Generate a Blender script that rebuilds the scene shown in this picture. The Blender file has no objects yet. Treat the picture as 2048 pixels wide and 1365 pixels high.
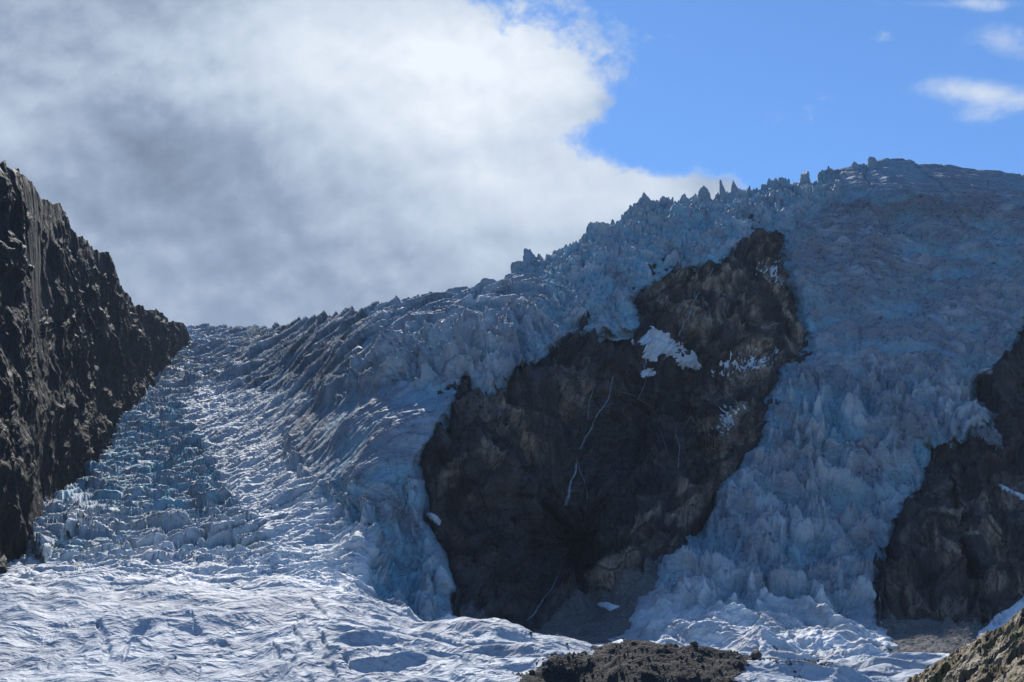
import bpy, math, random
import numpy as np
random.seed(7); np.random.seed(7)
F4 = np.float32
sc = bpy.context.scene
col = sc.collection

# ---------------------------------------------------------------- camera
HAZE = 2.5e-5
LENS = 40.0; FPX = LENS/36*2048; PITCH = math.radians(15.0)
cp, sp = math.cos(PITCH), math.sin(PITCH)
cam = bpy.data.cameras.new('camera'); cam.lens = LENS; cam.sensor_width = 36
cam.clip_start = 1; cam.clip_end = 60000
camo = bpy.data.objects.new('camera', cam); col.objects.link(camo)
camo.rotation_euler = (math.pi/2+PITCH, 0, 0)
sc.camera = camo
sc.render.resolution_x = 1024; sc.render.resolution_y = 682

def ray(u, v, D):
    """world point seen in the direction (u,v) at forward distance D"""
    a = (u-1024)/FPX; b = (682.5-v)/FPX
    dy = cp-b*sp; dz = sp+b*cp
    s = D/dy
    return np.stack([a*s, np.broadcast_to(D, np.shape(s))*1.0, dz*s], -1)
def proj(P):
    y = P[..., 1]*cp+P[..., 2]*sp; z = -P[..., 1]*sp+P[..., 2]*cp
    return 1024+P[..., 0]/y*FPX, 682.5-z/y*FPX

# ---------------------------------------------------------------- noise
def _hash(ix, iy, seed):
    h = (ix.astype(np.uint32)*np.uint32(374761393)) ^ (iy.astype(np.uint32)*np.uint32(668265263)) ^ np.uint32((seed*2246822519) & 0xffffffff)
    h = (h ^ (h >> np.uint32(13)))*np.uint32(1274126177)
    return h ^ (h >> np.uint32(16))
def rnd(ix, iy, seed):
    return (_hash(ix, iy, seed) & np.uint32(0xffff)).astype(F4)/F4(65535)
TAB = np.arange(64)/64*2*np.pi
CT, ST = np.cos(TAB).astype(F4), np.sin(TAB).astype(F4)
def perlin(x, y, seed=0):
    x = x.astype(F4); y = y.astype(F4)
    fx = np.floor(x); fy = np.floor(y)
    ix = fx.astype(np.int32); iy = fy.astype(np.int32)
    x = x-fx; y = y-fy
    def g(i, j, dx, dy):
        k = _hash(ix+i, iy+j, seed) & np.uint32(63)
        return CT[k]*dx+ST[k]*dy
    sx = x*x*x*(x*(x*6-15)+10); sy = y*y*y*(y*(y*6-15)+10)
    a = g(0, 0, x, y); b = g(1, 0, x-1, y); c = g(0, 1, x, y-1); d = g(1, 1, x-1, y-1)
    t = a+sx*(b-a); w = c+sx*(d-c)
    return (t+sy*(w-t))*F4(1.5)
def fbm(x, y, o=4, seed=0, gain=.5, lac=2.07):
    r = 0; A = 1.
    for i in range(o):
        r = r+A*perlin(x, y, seed+i*17); A *= gain; x = x*lac+13.7; y = y*lac+5.1
    return r
def ridged(x, y, o=4, seed=0, gain=.5, lac=2.1):
    r = 0; A = 1.; w = 1.
    for i in range(o):
        n = 1-np.abs(perlin(x, y, seed+i*31)); n = n*n
        r = r+A*n*w; w = np.clip(n*1.3, 0, 1); A *= gain; x = x*lac+3.3; y = y*lac+9.7
    return r
def voro(x, y, seed=0, jit=.95):
    """F1, F2, cell random, second random, offset to the nearest seed"""
    fx = np.floor(x); fy = np.floor(y); ix = fx.astype(np.int32); iy = fy.astype(np.int32)
    d1 = np.full(x.shape, 9, F4); d2 = d1.copy(); r1 = np.zeros(x.shape, F4); r2 = r1.copy(); ox = r1.copy(); oy = r1.copy()
    for i in (-1, 0, 1):
        for j in (-1, 0, 1):
            px = fx+i+.5+(rnd(ix+i, iy+j, seed)-.5)*jit-x; py = fy+j+.5+(rnd(ix+i, iy+j, seed+5)-.5)*jit-y
            d = px*px+py*py
            m = d < d1
            d2 = np.where(m, d1, np.minimum(d2, d))
            d1 = np.where(m, d, d1)
            a = rnd(ix+i, iy+j, seed+9)
            r1 = np.where(m, a, r1); r2 = np.where(m, rnd(ix+i, iy+j, seed+11), r2)
            ox = np.where(m, -px, ox); oy = np.where(m, -py, oy)
    return np.sqrt(d1), np.sqrt(d2), r1, r2, ox, oy
def sstep(a, b, x):
    t = np.clip((x-a)/(b-a), 0, 1); return t*t*(3-2*t)
def blur(a, s, axis):
    if s <= 0: return a
    n = int(3*s)+1; k = np.exp(-.5*(np.arange(-n, n+1)/s)**2); k /= k.sum()
    a = np.moveaxis(a, axis, 0); 
    lo = 2*a[:1]-a[1:n+1][::-1] if a.shape[0] > n+1 else np.repeat(a[:1], n, 0)
    hi = 2*a[-1:]-a[-n-1:-1][::-1] if a.shape[0] > n+1 else np.repeat(a[-1:], n, 0)
    p = np.concatenate([lo, a, hi], 0); out = np.zeros_like(a)
    for i, w in enumerate(k): out += w*p[i:i+a.shape[0]]
    return np.moveaxis(out, 0, axis)

# ---------------------------------------------------------------- outlines on the ground, as seen directions
RU = np.arange(-320, 2400, 4.); RV = np.arange(180, 1700, 4.)
GU, GV = np.meshgrid(RU, RV)
def sdf(poly):
    P = np.array(poly, float); Q = np.roll(P, -1, 0)
    d = np.full(GU.shape, 1e9); ins = np.zeros(GU.shape, bool)
    for (x0, y0), (x1, y1) in zip(P, Q):
        ex, ey = x1-x0, y1-y0; L = ex*ex+ey*ey+1e-9
        t = np.clip(((GU-x0)*ex+(GV-y0)*ey)/L, 0, 1)
        d = np.minimum(d, (GU-x0-t*ex)**2+(GV-y0-t*ey)**2)
        c = (y0 > GV) != (y1 > GV)
        ins ^= c & (GU < ex*(GV-y0)/(ey if abs(ey) > 1e-9 else 1e-9)+x0)
    return np.where(ins, 1, -1)*np.sqrt(d)
def samp(R, u, v):
    x = np.clip((u-RU[0])/4, 0, len(RU)-1.001); y = np.clip((v-RV[0])/4, 0, len(RV)-1.001)
    i = x.astype(int); j = y.astype(int); x = x-i; y = y-j
    return (R[j, i]*(1-x)+R[j, i+1]*x)*(1-y)+(R[j+1, i]*(1-x)+R[j+1, i+1]*x)*y
def soft(poly, w, u, v):
    return sstep(-w, w, samp(sdf(poly), u, v))
def blob(u, v, cu, cv, ru, rv, ang=0):
    a = math.radians(ang); du = u-cu; dv = v-cv
    x = du*math.cos(a)-dv*math.sin(a); y = du*math.sin(a)+dv*math.cos(a)
    return np.exp(-.5*((x/ru)**2+(y/rv)**2))

ROCK_C = [(1528,478),(1556,476),(1566,510),(1574,560),(1590,600),(1610,660),(1620,708),(1592,722),(1556,742),(1540,790),(1532,850),(1512,896),
  (1470,950),(1440,1000),(1400,1060),(1342,1112),(1306,1150),(1276,1190),(1258,1240),(1222,1286),(1200,1330),(940,1330),(916,1222),(900,1150),(872,1080),
  (850,1030),(852,965),(838,930),(868,885),(904,828),(932,762),(942,792),(962,808),(984,800),(1010,780),(1036,744),(1096,722),
  (1112,692),(1190,678),(1262,668),(1290,652),(1266,612),(1300,578),(1350,548),(1424,540),(1466,514),(1500,488)]
ROCK_R = [(2400,560),(2060,632),(2032,690),(2008,728),(1992,760),(1950,772),(1956,806),(1990,838),(1980,872),(1930,884),(1856,892),(1862,930),(1846,968),(1796,1046),
  (1764,1096),(1758,1160),(1766,1232),(1780,1262),(1796,1312),(1960,1322),(2100,1320),(2400,1300)]
ROCK_B = [(900,1330),(2400,1330),(2400,1400),(900,1400)]

# ---------------------------------------------------------------- base landscape: profiles that climb away from the camera
SKY = [(-320,700),(200,668),(380,651),(470,651),(540,656),(580,648),(640,632),(700,619),(760,604),(830,596),(900,577),(960,562),(1010,538),(1050,518),(1100,502),
  (1150,482),(1180,450),(1230,436),(1270,408),(1310,396),(1350,388),(1400,392),(1440,384),(1500,372),(1550,364),(1600,358),(1650,352),(1670,338),(1710,328),
  (1750,322),(1775,312),(1805,312),(1835,324),(1900,328),(1980,338),(2048,347),(2150,362),(2400,400)]
KU = [-320,0,200,400,560,700,850,1000,1200,1400,1600,1800,2048,2400]
PR = {
-320:[(1560,340),(1365,445),(1290,505),(1230,560),(1195,640),(1150,740),(1050,930),(945,1180),(845,1500),(760,1850),(695,2300),2850],
0:   [(1560,340),(1365,445),(1290,505),(1230,560),(1195,640),(1150,740),(1050,930),(945,1180),(845,1500),(760,1850),(695,2300),2850],
200: [(1560,335),(1365,440),(1290,505),(1230,560),(1195,640),(1150,740),(1050,930),(945,1180),(845,1500),(760,1850),(695,2300),2850],
400: [(1560,330),(1365,438),(1290,503),(1230,560),(1195,640),(1150,740),(1050,930),(945,1180),(845,1500),(760,1850),(695,2300),2850],
560: [(1560,325),(1365,430),(1300,490),(1240,555),(1200,625),(1150,715),(1050,840),(930,1050),(830,1270),(760,1480),(700,1760),2150],
700: [(1560,320),(1365,425),(1310,475),(1250,550),(1225,620),(1180,690),(1080,745),(960,805),(850,865),(760,945),(690,1080),1330],
850: [(1560,310),(1365,415),(1310,465),(1247,550),(1262,640),(1235,730),(1100,775),(970,820),(850,865),(740,935),(660,1030),1210],
1000:[(1560,300),(1365,405),(1310,455),(1256,535),(1285,640),(1240,780),(1100,825),(960,870),(820,915),(700,980),(620,1050),1170],
1200:[(1560,290),(1365,395),(1325,440),(1296,520),(1318,640),(1262,775),(1120,840),(960,895),(800,955),(640,1030),(530,1110),1220],
1400:[(1560,285),(1365,385),(1340,425),(1318,490),(1330,590),(1296,665),(1222,738),(1040,895),(880,985),(680,1100),(500,1225),1380],
1600:[(1560,285),(1365,385),(1345,420),(1326,480),(1336,590),(1308,650),(1222,738),(1020,912),(850,1000),(660,1110),(480,1240),1392],
1800:[(1560,285),(1365,385),(1345,420),(1326,480),(1334,590),(1312,660),(1240,762),(1020,922),(850,1005),(660,1110),(430,1270),1392],
2048:[(1560,285),(1365,385),(1345,420),(1326,480),(1334,590),(1300,720),(1160,850),(1000,930),(850,1000),(660,1100),(440,1260),1385],
2400:[(1560,285),(1365,385),(1345,420),(1326,480),(1334,590),(1300,720),(1160,850),(1000,930),(850,1000),(660,1100),(470,1260),1385]}
SEG = [60,110,120,40,70,130,130,130,140,140,130]
NU = 1480
U1 = np.linspace(-300, 2350, NU)
sky = np.interp(U1, *zip(*SKY))+np.interp(U1, [600,800,1100,1500,1640,1670,1760,1850,2400], [4,6,7,7,4,1,1,3,3])
kv = np.zeros((12, NU)); kd = np.zeros((12, NU))
for k in range(12):
    if k < 11:
        kv[k] = np.interp(U1, KU, [PR[u][k][0] for u in KU]); kd[k] = np.interp(U1, KU, [PR[u][k][1] for u in KU])
    else:
        kv[k] = sky; kd[k] = np.interp(U1, KU, [PR[u][k] for u in KU])
kd = blur(kd, 42, 1); kv[:11] = blur(kv[:11], 30, 1)
# the crest of the near tongue
kv[3] += np.interp(U1, [780,830,880,930,980,1040,1100,1180,1250,1400,2400], [0,2,-4,0,6,6,10,16,22,22,14])
rv = []; rd = []
for k in range(11):
    t = np.linspace(0, 1, SEG[k], endpoint=(k == 10))[:, None]
    rv.append(kv[k]*(1-t)+kv[k+1]*t); rd.append(kd[k]*(1-t)+kd[k+1]*t)
V0 = np.concatenate(rv); D0 = np.concatenate(rd)
top = V0[-1].copy()
V0 = blur(V0, 16, 0); D0 = blur(D0, 22, 0)
w = np.linspace(0, 1, V0.shape[0])[:, None]**8
V0 = V0+(top-V0[-1])*w
NR0 = V0.shape[0]
U0 = np.broadcast_to(U1, V0.shape).copy()
EDGE3 = sum(SEG[:3]); EDGE5 = sum(SEG[:5])
rowi = np.arange(NR0)[:, None]*np.ones((1, NU))
far = sstep(EDGE3+35, EDGE5-5, rowi)        # 0 = near tongue, 1 = main slope
near = 1-far

# large forms of the mountain (metres away from / towards the camera)
def forms(u, v):
    d = 0
    for c in [(1275,880,50,70,0,55),(1400,900,30,100,10,34),(1140,1120,50,70,15,55),(1250,1030,45,50,0,18),(1340,820,60,50,20,10),
              (1000,930,70,120,15,-26),(1100,780,70,50,20,-14),(1210,740,40,50,0,-10),(1300,1040,45,60,15,-14),(1205,1120,30,80,30,-8),
              (1330,620,40,50,30,-14),(1480,640,70,80,20,-18),(1380,560,14,70,25,12),(1560,640,20,80,0,12),(1470,850,50,60,0,-10),
              (1890,1110,60,110,10,-24),(1920,1080,10,110,14,26),(2010,1120,60,100,10,-22),(2040,800,50,100,0,-10),(1960,800,25,40,0,26),
              (700,860,120,50,20,-14),(830,720,120,22,22,-18),(980,690,110,20,28,-16),(1060,705,50,16,35,-16),(620,800,60,16,15,-10),
              (800,1080,30,90,0,22),(740,1060,20,90,-8,-12),(880,1180,22,60,-20,-8),(660,1040,14,70,-15,14),
              (1640,480,90,40,0,10),(1850,380,160,28,0,-22),(1850,450,180,22,-4,20),(1450,430,90,30,20,-14),(1640,640,60,60,0,14),
              (1900,620,120,60,25,12),(1760,560,160,60,15,16),(1960,560,90,30,35,-14),(1750,720,80,40,0,-14),(1680,850,120,40,0,-20),
              (1620,930,100,25,0,10),(1580,1060,140,60,0,-12),(1740,1080,30,140,8,14),(1420,1190,60,50,30,-10),
              (700,800,110,26,20,22),(700,960,100,30,12,-12),(760,870,60,60,20,-10),(430,690,60,10,0,-25),(560,740,90,18,-5,18),(480,800,80,16,0,-12),(360,760,60,20,0,14),(320,830,90,16,0,-18),(300,900,110,20,0,12),
              (250,1000,90,22,0,-16),(330,1060,120,20,5,-14),(520,980,60,60,0,-8)]:
        d = d+c[5]*(1.6 if 830 < c[0] < 1580 and 590 < c[1] and abs(c[5]) > 9 and c[0] > 930 else 1)*blob(u, v, *c[:5])
    return d
D0 = D0+far*forms(U0, V0)

# foreground ice waves
fgw = near*sstep(0, 120, rowi)
P0 = ray(U0, V0, D0)
# arc length up each profile: a metric coordinate for the ice
seg = np.linalg.norm(np.diff(P0, axis=0), axis=2)
S0 = np.concatenate([np.zeros((1, NU)), np.cumsum(seg, 0)], 0); S0 = blur(S0, 14, 1)
X0 = P0[..., 0]
def f(a): return np.asarray(a, F4)
X = f(X0); S = f(S0); u = f(U0); v = f(V0)
wx = fbm(X/60, S/60, 3, 1)*14; wy = fbm(X/60, S/60, 3, 2)*14
Xw = X+f(wx); Sw = S+f(wy)

def normals(P):
    a = np.gradient(P, axis=1); b = np.gradient(P, axis=0)
    n = np.cross(a, b); n /= np.linalg.norm(n, axis=2, keepdims=True)+1e-9
    s = np.sign(np.median((n*(-P)).sum(2))); return n*(s if s else 1)
Ns = normals(np.stack([blur(blur(P0[..., i], 8, 0), 8, 1) for i in range(3)], -1))

# ---------------------------------------------------------------- ice relief
jit = 7*fbm(X/22, S/22, 3, 60); jit2 = 7*fbm(X/22, S/22, 3, 61)
def at(poly, wdt): return soft(poly, wdt, u+jit*2, v+jit2*2)
zA = at([(1080,540),(1180,420),(1280,350),(1660,300),(1680,400),(1570,470),(1560,640),(1480,520),(1280,600),(1290,680),(1180,700),(1100,660),(1080,600)], 30)*far
zB = at([(380,690),(320,740),(600,800),(560,860),(520,930),(700,1010),(720,1120),(560,1110),(350,1120),(40,1130),(40,1050),(130,950),(230,840)], 26)*far
zBlue = at([(230,830),(400,800),(440,880),(480,960),(430,1030),(300,1030),(140,980)], 26)*far
zT = at([(340,640),(700,580),(1080,470),(1080,600),(960,650),(760,700),(640,790),(400,800),(300,760)], 20)*far
zF = at([(565,840),(700,780),(930,750),(900,820),(845,950),(640,975),(600,930)], 14)*far
zSm = np.clip(sstep(1050, 1190, v)*sstep(900, 760, u)+near, 0, 1)*(1-sstep(640,740,u)*sstep(1250,1200,v)*far)
zC = at([(660,960),(850,960),(870,1080),(930,1230),(820,1240),(740,1180),(680,1080)], 14)*far
zR = at([(1550,740),(1960,760),(1860,900),(1700,920),(1530,900)], 24)*far
zRl = at([(1560,700),(1560,480),(1680,400),(2050,400),(2060,620),(1900,720),(1640,740)], 26)*far
zRt = at([(1660,300),(2400,300),(2400,420),(1700,440)], 10)*far
zSt = at([(400,770),(620,790),(575,840),(568,920),(640,975),(730,1060),(760,1170),(600,1170),(520,1060),(440,960),(420,900),(360,830)], 22)*far
zB = zB*(1-zSt); zF = zF*(1-zSt); zT = zT*(1-zSt); zC = zC*(1-zSt)
zDef = np.clip(1-zSt-zA-zB-zT-zF-zSm-zC-zR-zRl-zRt, 0, 1)

def flat(a): return a-a[EDGE5:].mean()
def sharp(x, y, o=4, seed=0, gain=.52, lac=2.1):
    r = 0; A = 1.; w = 1.
    for i in range(o):
        n = 1-np.abs(perlin(x, y, seed+i*31))*1.6
        r = r+A*n*w; w = np.clip(n*1.2, .15, 1); A *= gain; x = x*lac+3.3; y = y*lac+9.7
    return r
def seracs(cx, cy, seed, hgt, tilt, grv, gw, warp=1., ang=0):
    x = X+f(wx)*warp; y = S+f(wy)*warp
    if ang:
        a = math.radians(ang); x, y = x*math.cos(a)+y*math.sin(a), -x*math.sin(a)+y*math.cos(a)
    F1, F2, r1, r2, ox, oy = voro(x/cx, y/cy, seed)
    ang_ = r2*6.28
    return (r1-.5)*hgt+tilt*(ox*np.cos(ang_)*.6-oy*(.75+np.sin(ang_)*.5))-grv*(1-sstep(0, gw, F2-F1))
H = np.zeros(X.shape, F4)
det = ridged(Xw/9, Sw/9, 4, 40)*2.2
chip = seracs(4.6, 4.2, 101, 1.0, 1.6, .5, .2, .3)+seracs(2.6, 2.4, 102, .45, .8, .2, .2, .3)
H += zA*flat(seracs(34, 28, 3, 6, 7, 5, .12)+seracs(13, 12, 5, 4, 4, 2.5, .14)+sharp(Xw/34, Sw/34, 5, 110)*5+chip*1.5+seracs(8, 8, 183, 2, 3, 1.5, .16))
H += zB*flat(seracs(46, 22, 7, 4, 9, 6, .16, 1.)+seracs(20, 12, 8, 3, 5, 3, .2, .8)+chip*.5+fbm(X/90, S/60, 3, 103)*5)
H += zT*flat(seracs(110, 34, 9, 4, 11, 7, .14, 1.)+seracs(36, 18, 10, 3, 6, 3, .2)+ridged(Xw/90, Sw/50, 4, 11)*5+fbm(X/120, S/100, 3, 104)*6+chip*.5)
def cracks(cx, cy, seed, depth, gw, ang=0):
    a = math.radians(ang); x = (X+wx)*math.cos(a)+(S+wy)*math.sin(a); y = -(X+wx)*math.sin(a)+(S+wy)*math.cos(a)
    F1, F2, r1, r2, ox, oy = voro(x/cx, y/cy, seed)
    return -depth*(1-sstep(0, gw, F2-F1))*r1
H += zSt*flat(cracks(70, 13, 111, 5, .13, 6)+cracks(34, 8, 112, 2, .14, -8)+fbm(X/50, S/40, 4, 113)*5+ridged(Xw/60, Sw/16, 3, 114)*1.6+chip*.25)
a30 = math.radians(33)
fx = X*math.cos(a30)+S*math.sin(a30); fy = -X*math.sin(a30)+S*math.cos(a30)
H += zF*flat(sharp((fx+wx)/130, (fy+wy*.6)/16, 5, 12)*1.7+fbm(Xw/60, Sw/60, 4, 13)*4+chip*.2)
H += zC*flat(sharp(Xw/24, Sw/64, 5, 14)*9+fbm(X/30, S/50, 4, 105)*7+cracks(16, 60, 15, 7, .12)+chip*1.+seracs(8, 14, 182, 2.5, 3, 1.5, .16))
H += zR*flat(sharp(Xw/28, Sw/52, 5, 16)*16+fbm(X/30, S/40, 4, 106)*7+cracks(22, 50, 17, 8, .1)+chip*.6+seracs(12, 14, 181, 3, 3.5, 2, .16))
H += zRl*flat(sharp((Xw+.2*Sw)/150, (Sw-.12*X)/27, 6, 18)*10+sharp((Xw-.1*Sw)/90, (Sw+.1*X)/9, 4, 190)*2.2+sharp(Xw/34, Sw/13, 4, 141)*2.5+fbm(X/90, S/70, 3, 19)*9+ridged(Xw/40, Sw/6, 3, 115)*1.4+cracks(80, 30, 20, 5, .06, 12)+chip*.6)
H += zRt*flat(ridged(X/90, S/8, 3, 21)*.7+seracs(75, 110, 22, 2, 2, 4, .035, .6)+fbm(X/30, S/30, 4, 23)*1.8+chip*.2)
zLow = sstep(1150, 1250, v-.06*(u-1500))
H += zDef*zLow*flat(sharp(Xw/46, Sw/50, 5, 150)*5+fbm(X/50, S/30, 4, 151)*6+cracks(30, 16, 152, 2, .1, 10)+chip*.15)
H += zDef*(1-zLow)*flat(sharp(Xw/60, Sw/44, 6, 24)*19+sharp(Xw/24, Sw/20, 4, 140)*7+sharp((fx+wx)/60, (fy+wy)/24, 4, 107)*1.6+fbm(X/70, S/80, 4, 26)*8+cracks(44, 22, 25, 7, .09, 20)*sstep(-.1, .3, fbm(X/90, S/90, 2, 116))+chip*.55+seracs(11, 9, 180, 2.5, 3, 1.5, .14))
# smooth lower tongue: long swells, streaks, and sparse lens-shaped crevasses
sm = fbm(X/70, S/55, 3, 27)*5+ridged((X+.5*S+wx)/26, (S-.3*X+wy)/60, 3, 28)*(1.6-1.1*near)+fbm(X/9, S/9, 3, 29)*(.5-.25*near)
sm += ridged((X*.35-S)/10, (X+.35*S)/60, 3, 30)*.6+near*sharp((X*.5-S+wy)/26, (X+.4*S+wx)/130, 4, 160)*.8
def lenses(cx, cy, seed, keep, depth, ang, wd):
    a = math.radians(ang); x = (X+wx*.5)*math.cos(a)+(S+wy*.5)*math.sin(a); y = -(X+wx*.5)*math.sin(a)+(S+wy*.5)*math.cos(a)
    F1, F2, r1, r2, ox, oy = voro(x/cx, y/cy, seed, .7)
    L = .16+.24*r2
    e = 1-np.clip((ox/L)**2, 0, 1)
    return np.where(r1 < keep, -depth*sstep(0, 1, 1-np.clip(np.abs(oy)/(wd*np.sqrt(e)+1e-4), 0, 1))*(e > 0), 0)
sm += lenses(36, 16, 31, .42, 5, 8, .16)*(1-near*.88)*sstep(1290, 1200, v)
sm += lenses(50, 15, 32, .4, 4.5, -14, .13)*(1-near*.88)*sstep(700,560,u)
H += zSm*sm
H += zSm*(1-near)*sstep(1190, 1110, v)*(seracs(24, 13, 33, 2.5, 4, 3, .22, .7))
# stretched swells of the near tongue right of the centre
nt = near*sstep(560, 760, u)
H += nt*(sharp((X+wx)/120, (S+.25*X+wy)/26, 4, 34)*4-3.6+fbm(X/16, S/12, 3, 35)*.5)
nl = near*sstep(760, 560, u)
H += nl*(fbm(X/60, S/45, 3, 36)*3+sharp((X+.8*S+wx)/34, (S-.6*X+wy)/90, 3, 220)*1.3)
# curved crevasses of the foreground
Hs = blur(blur(H[:EDGE3+60].astype(float), 2.2, 0), 1.6, 1); ww_ = near[:EDGE3+60]*.8
H[:EDGE3+60] = (H[:EDGE3+60]*(1-ww_)+Hs*ww_).astype(F4)
def slot_line(pts, wdt, dep):
    """a curved open crevasse, tapering to its ends"""
    global H
    P = np.array(pts, float); m_ = (near[:, 0] > 0); k = np.argmax(near[:, 0] < .2); k = EDGE3+60
    a = u[:k]+jit[:k]*.2; b = v[:k]+0*jit2[:k]; best = np.full(a.shape, 1e9, F4); L = 0; tot = np.hypot(*np.diff(P, axis=0).T).sum()
    for (x0, y0), (x1, y1) in zip(P, P[1:]):
        ex, ey = x1-x0, y1-y0; l2 = ex*ex+ey*ey; l_ = math.sqrt(l2)
        t = np.clip(((a-x0)*ex+(b-y0)*ey)/l2, 0, 1); q = (L+t*l_)/tot
        d = np.hypot(a-x0-t*ex, (b-y0-t*ey)*1.25)/(wdt*np.sqrt(np.clip(1-(2*q-1)**2, .02, 1)))
        best = np.minimum(best, d); L += l_
    H[:k] -= (dep*sstep(1.2, .3, best)).astype(F4)
for c in [([(545,1300),(565,1330),(600,1362),(640,1400)],9,4.5),([(585,1275),(600,1300),(640,1335),(690,1375)],8,4.5),([(592,1240),(610,1262),(630,1290),(655,1312)],8,4),([(640,1290),(662,1320),(700,1350)],6,3.5),
   ([(95,1365),(130,1320),(165,1290),(200,1272)],12,5),([(200,1362),(215,1325),(205,1290),(190,1270)],9,4.5),([(240,1345),(260,1300),(300,1282)],5,3),([(215,1290),(260,1285),(300,1270)],6,3),
   ([(320,1362),(335,1335),(352,1325)],8,3.5),([(390,1365),(400,1340)],5,2.5),([(0,1268),(40,1270),(70,1266)],4,2),([(75,1275),(110,1270),(170,1262)],4,2.2),([(0,1225),(60,1222),(110,1228)],4,2),([(130,1225),(175,1224)],3,1.6),
   ([(380,1255),(392,1270)],3,1.5),([(330,1265),(350,1290)],3,1.2),([(900,1285),(960,1292),(1000,1296)],5,2),
   ([(620,1225),(680,1262),(740,1275)],3.5,5),([(1040,1310),(1090,1316)],4,1.4),([(985,1270),(1040,1285),(1090,1290)],5,2)]:
    slot_line(c[0], c[1]*1.2, c[2]*.3)
edgeS = sstep(0, 40, NR0-rowi)
Dir = Ns*.75+np.array([0, 0, .55]); Dir /= np.linalg.norm(Dir, axis=2, keepdims=True)

sdR = np.maximum(np.maximum(sdf(ROCK_C), sdf(ROCK_R)), sdf(ROCK_B)-4)
sd = -samp(sdR, u+jit*.9, v+jit2*.9)
sd = (sd+5)*far+40*near
thick = -10+30*sstep(-4, 22, sd)
thick = thick*far+(2+18*sstep(860, 720, u))*(1-far)
thick = thick+far*(50*soft([(20,975),(130,985),(200,1020),(120,1080),(90,1110),(60,1090),(40,1010)], 12, u+jit*.6, v+jit2*.6))
Pi = ray(U0, V0, D0-thick)+Dir*(H*(.15+.85*sstep(-2, 40, sd)))[..., None]
# behind the skyline the ice cap runs back and falls away
def backside(P, n=14, run=700, drop=120):
    last = P[-1]; rows = []
    for i in range(1, n+1):
        t = (i/n)**1.6
        q = last.copy(); q[:, 0] *= 1+t*run/2200; q[:, 1] += t*run; q[:, 2] += -3*i-t*drop
        rows.append(q)
    return np.concatenate([P, np.stack(rows)], 0)

def grid_mesh(name, P, fmask=None, attrs=None, mat=None, kind='structure', smooth=True):
    R, C = P.shape[:2]
    idx = np.arange(R*C).reshape(R, C)
    fc = np.stack([idx[:-1, :-1], idx[:-1, 1:], idx[1:, 1:], idx[1:, :-1]], -1)
    if fmask is not None: fc = fc[fmask]
    fc = fc.reshape(-1, 4)
    used = np.zeros(R*C, bool); used[fc.ravel()] = True
    re = np.cumsum(used)-1; fc = re[fc]
    co = P.reshape(-1, 3)[used]
    me = bpy.data.meshes.new(name)
    me.vertices.add(len(co)); me.vertices.foreach_set('co', co.astype(F4).ravel())
    me.loops.add(fc.size); me.loops.foreach_set('vertex_index', fc.ravel().astype(np.int32))
    me.polygons.add(len(fc)); me.polygons.foreach_set('loop_start', np.arange(0, fc.size, 4, dtype=np.int32))
    me.update(calc_edges=True)
    me.polygons.foreach_set('use_smooth', np.full(len(fc), smooth))
    for k, a in (attrs or {}).items():
        at_ = me.attributes.new(k, 'FLOAT', 'POINT'); at_.data.foreach_set('value', np.asarray(a, F4).ravel()[used])
    if mat: me.materials.append(mat)
    o = bpy.data.objects.new(name, me); col.objects.link(o)
    if kind: o['kind'] = kind
    return o
def face(m): return m[:-1, :-1] & m[1:, :-1] & m[:-1, 1:] & m[1:, 1:]

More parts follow.
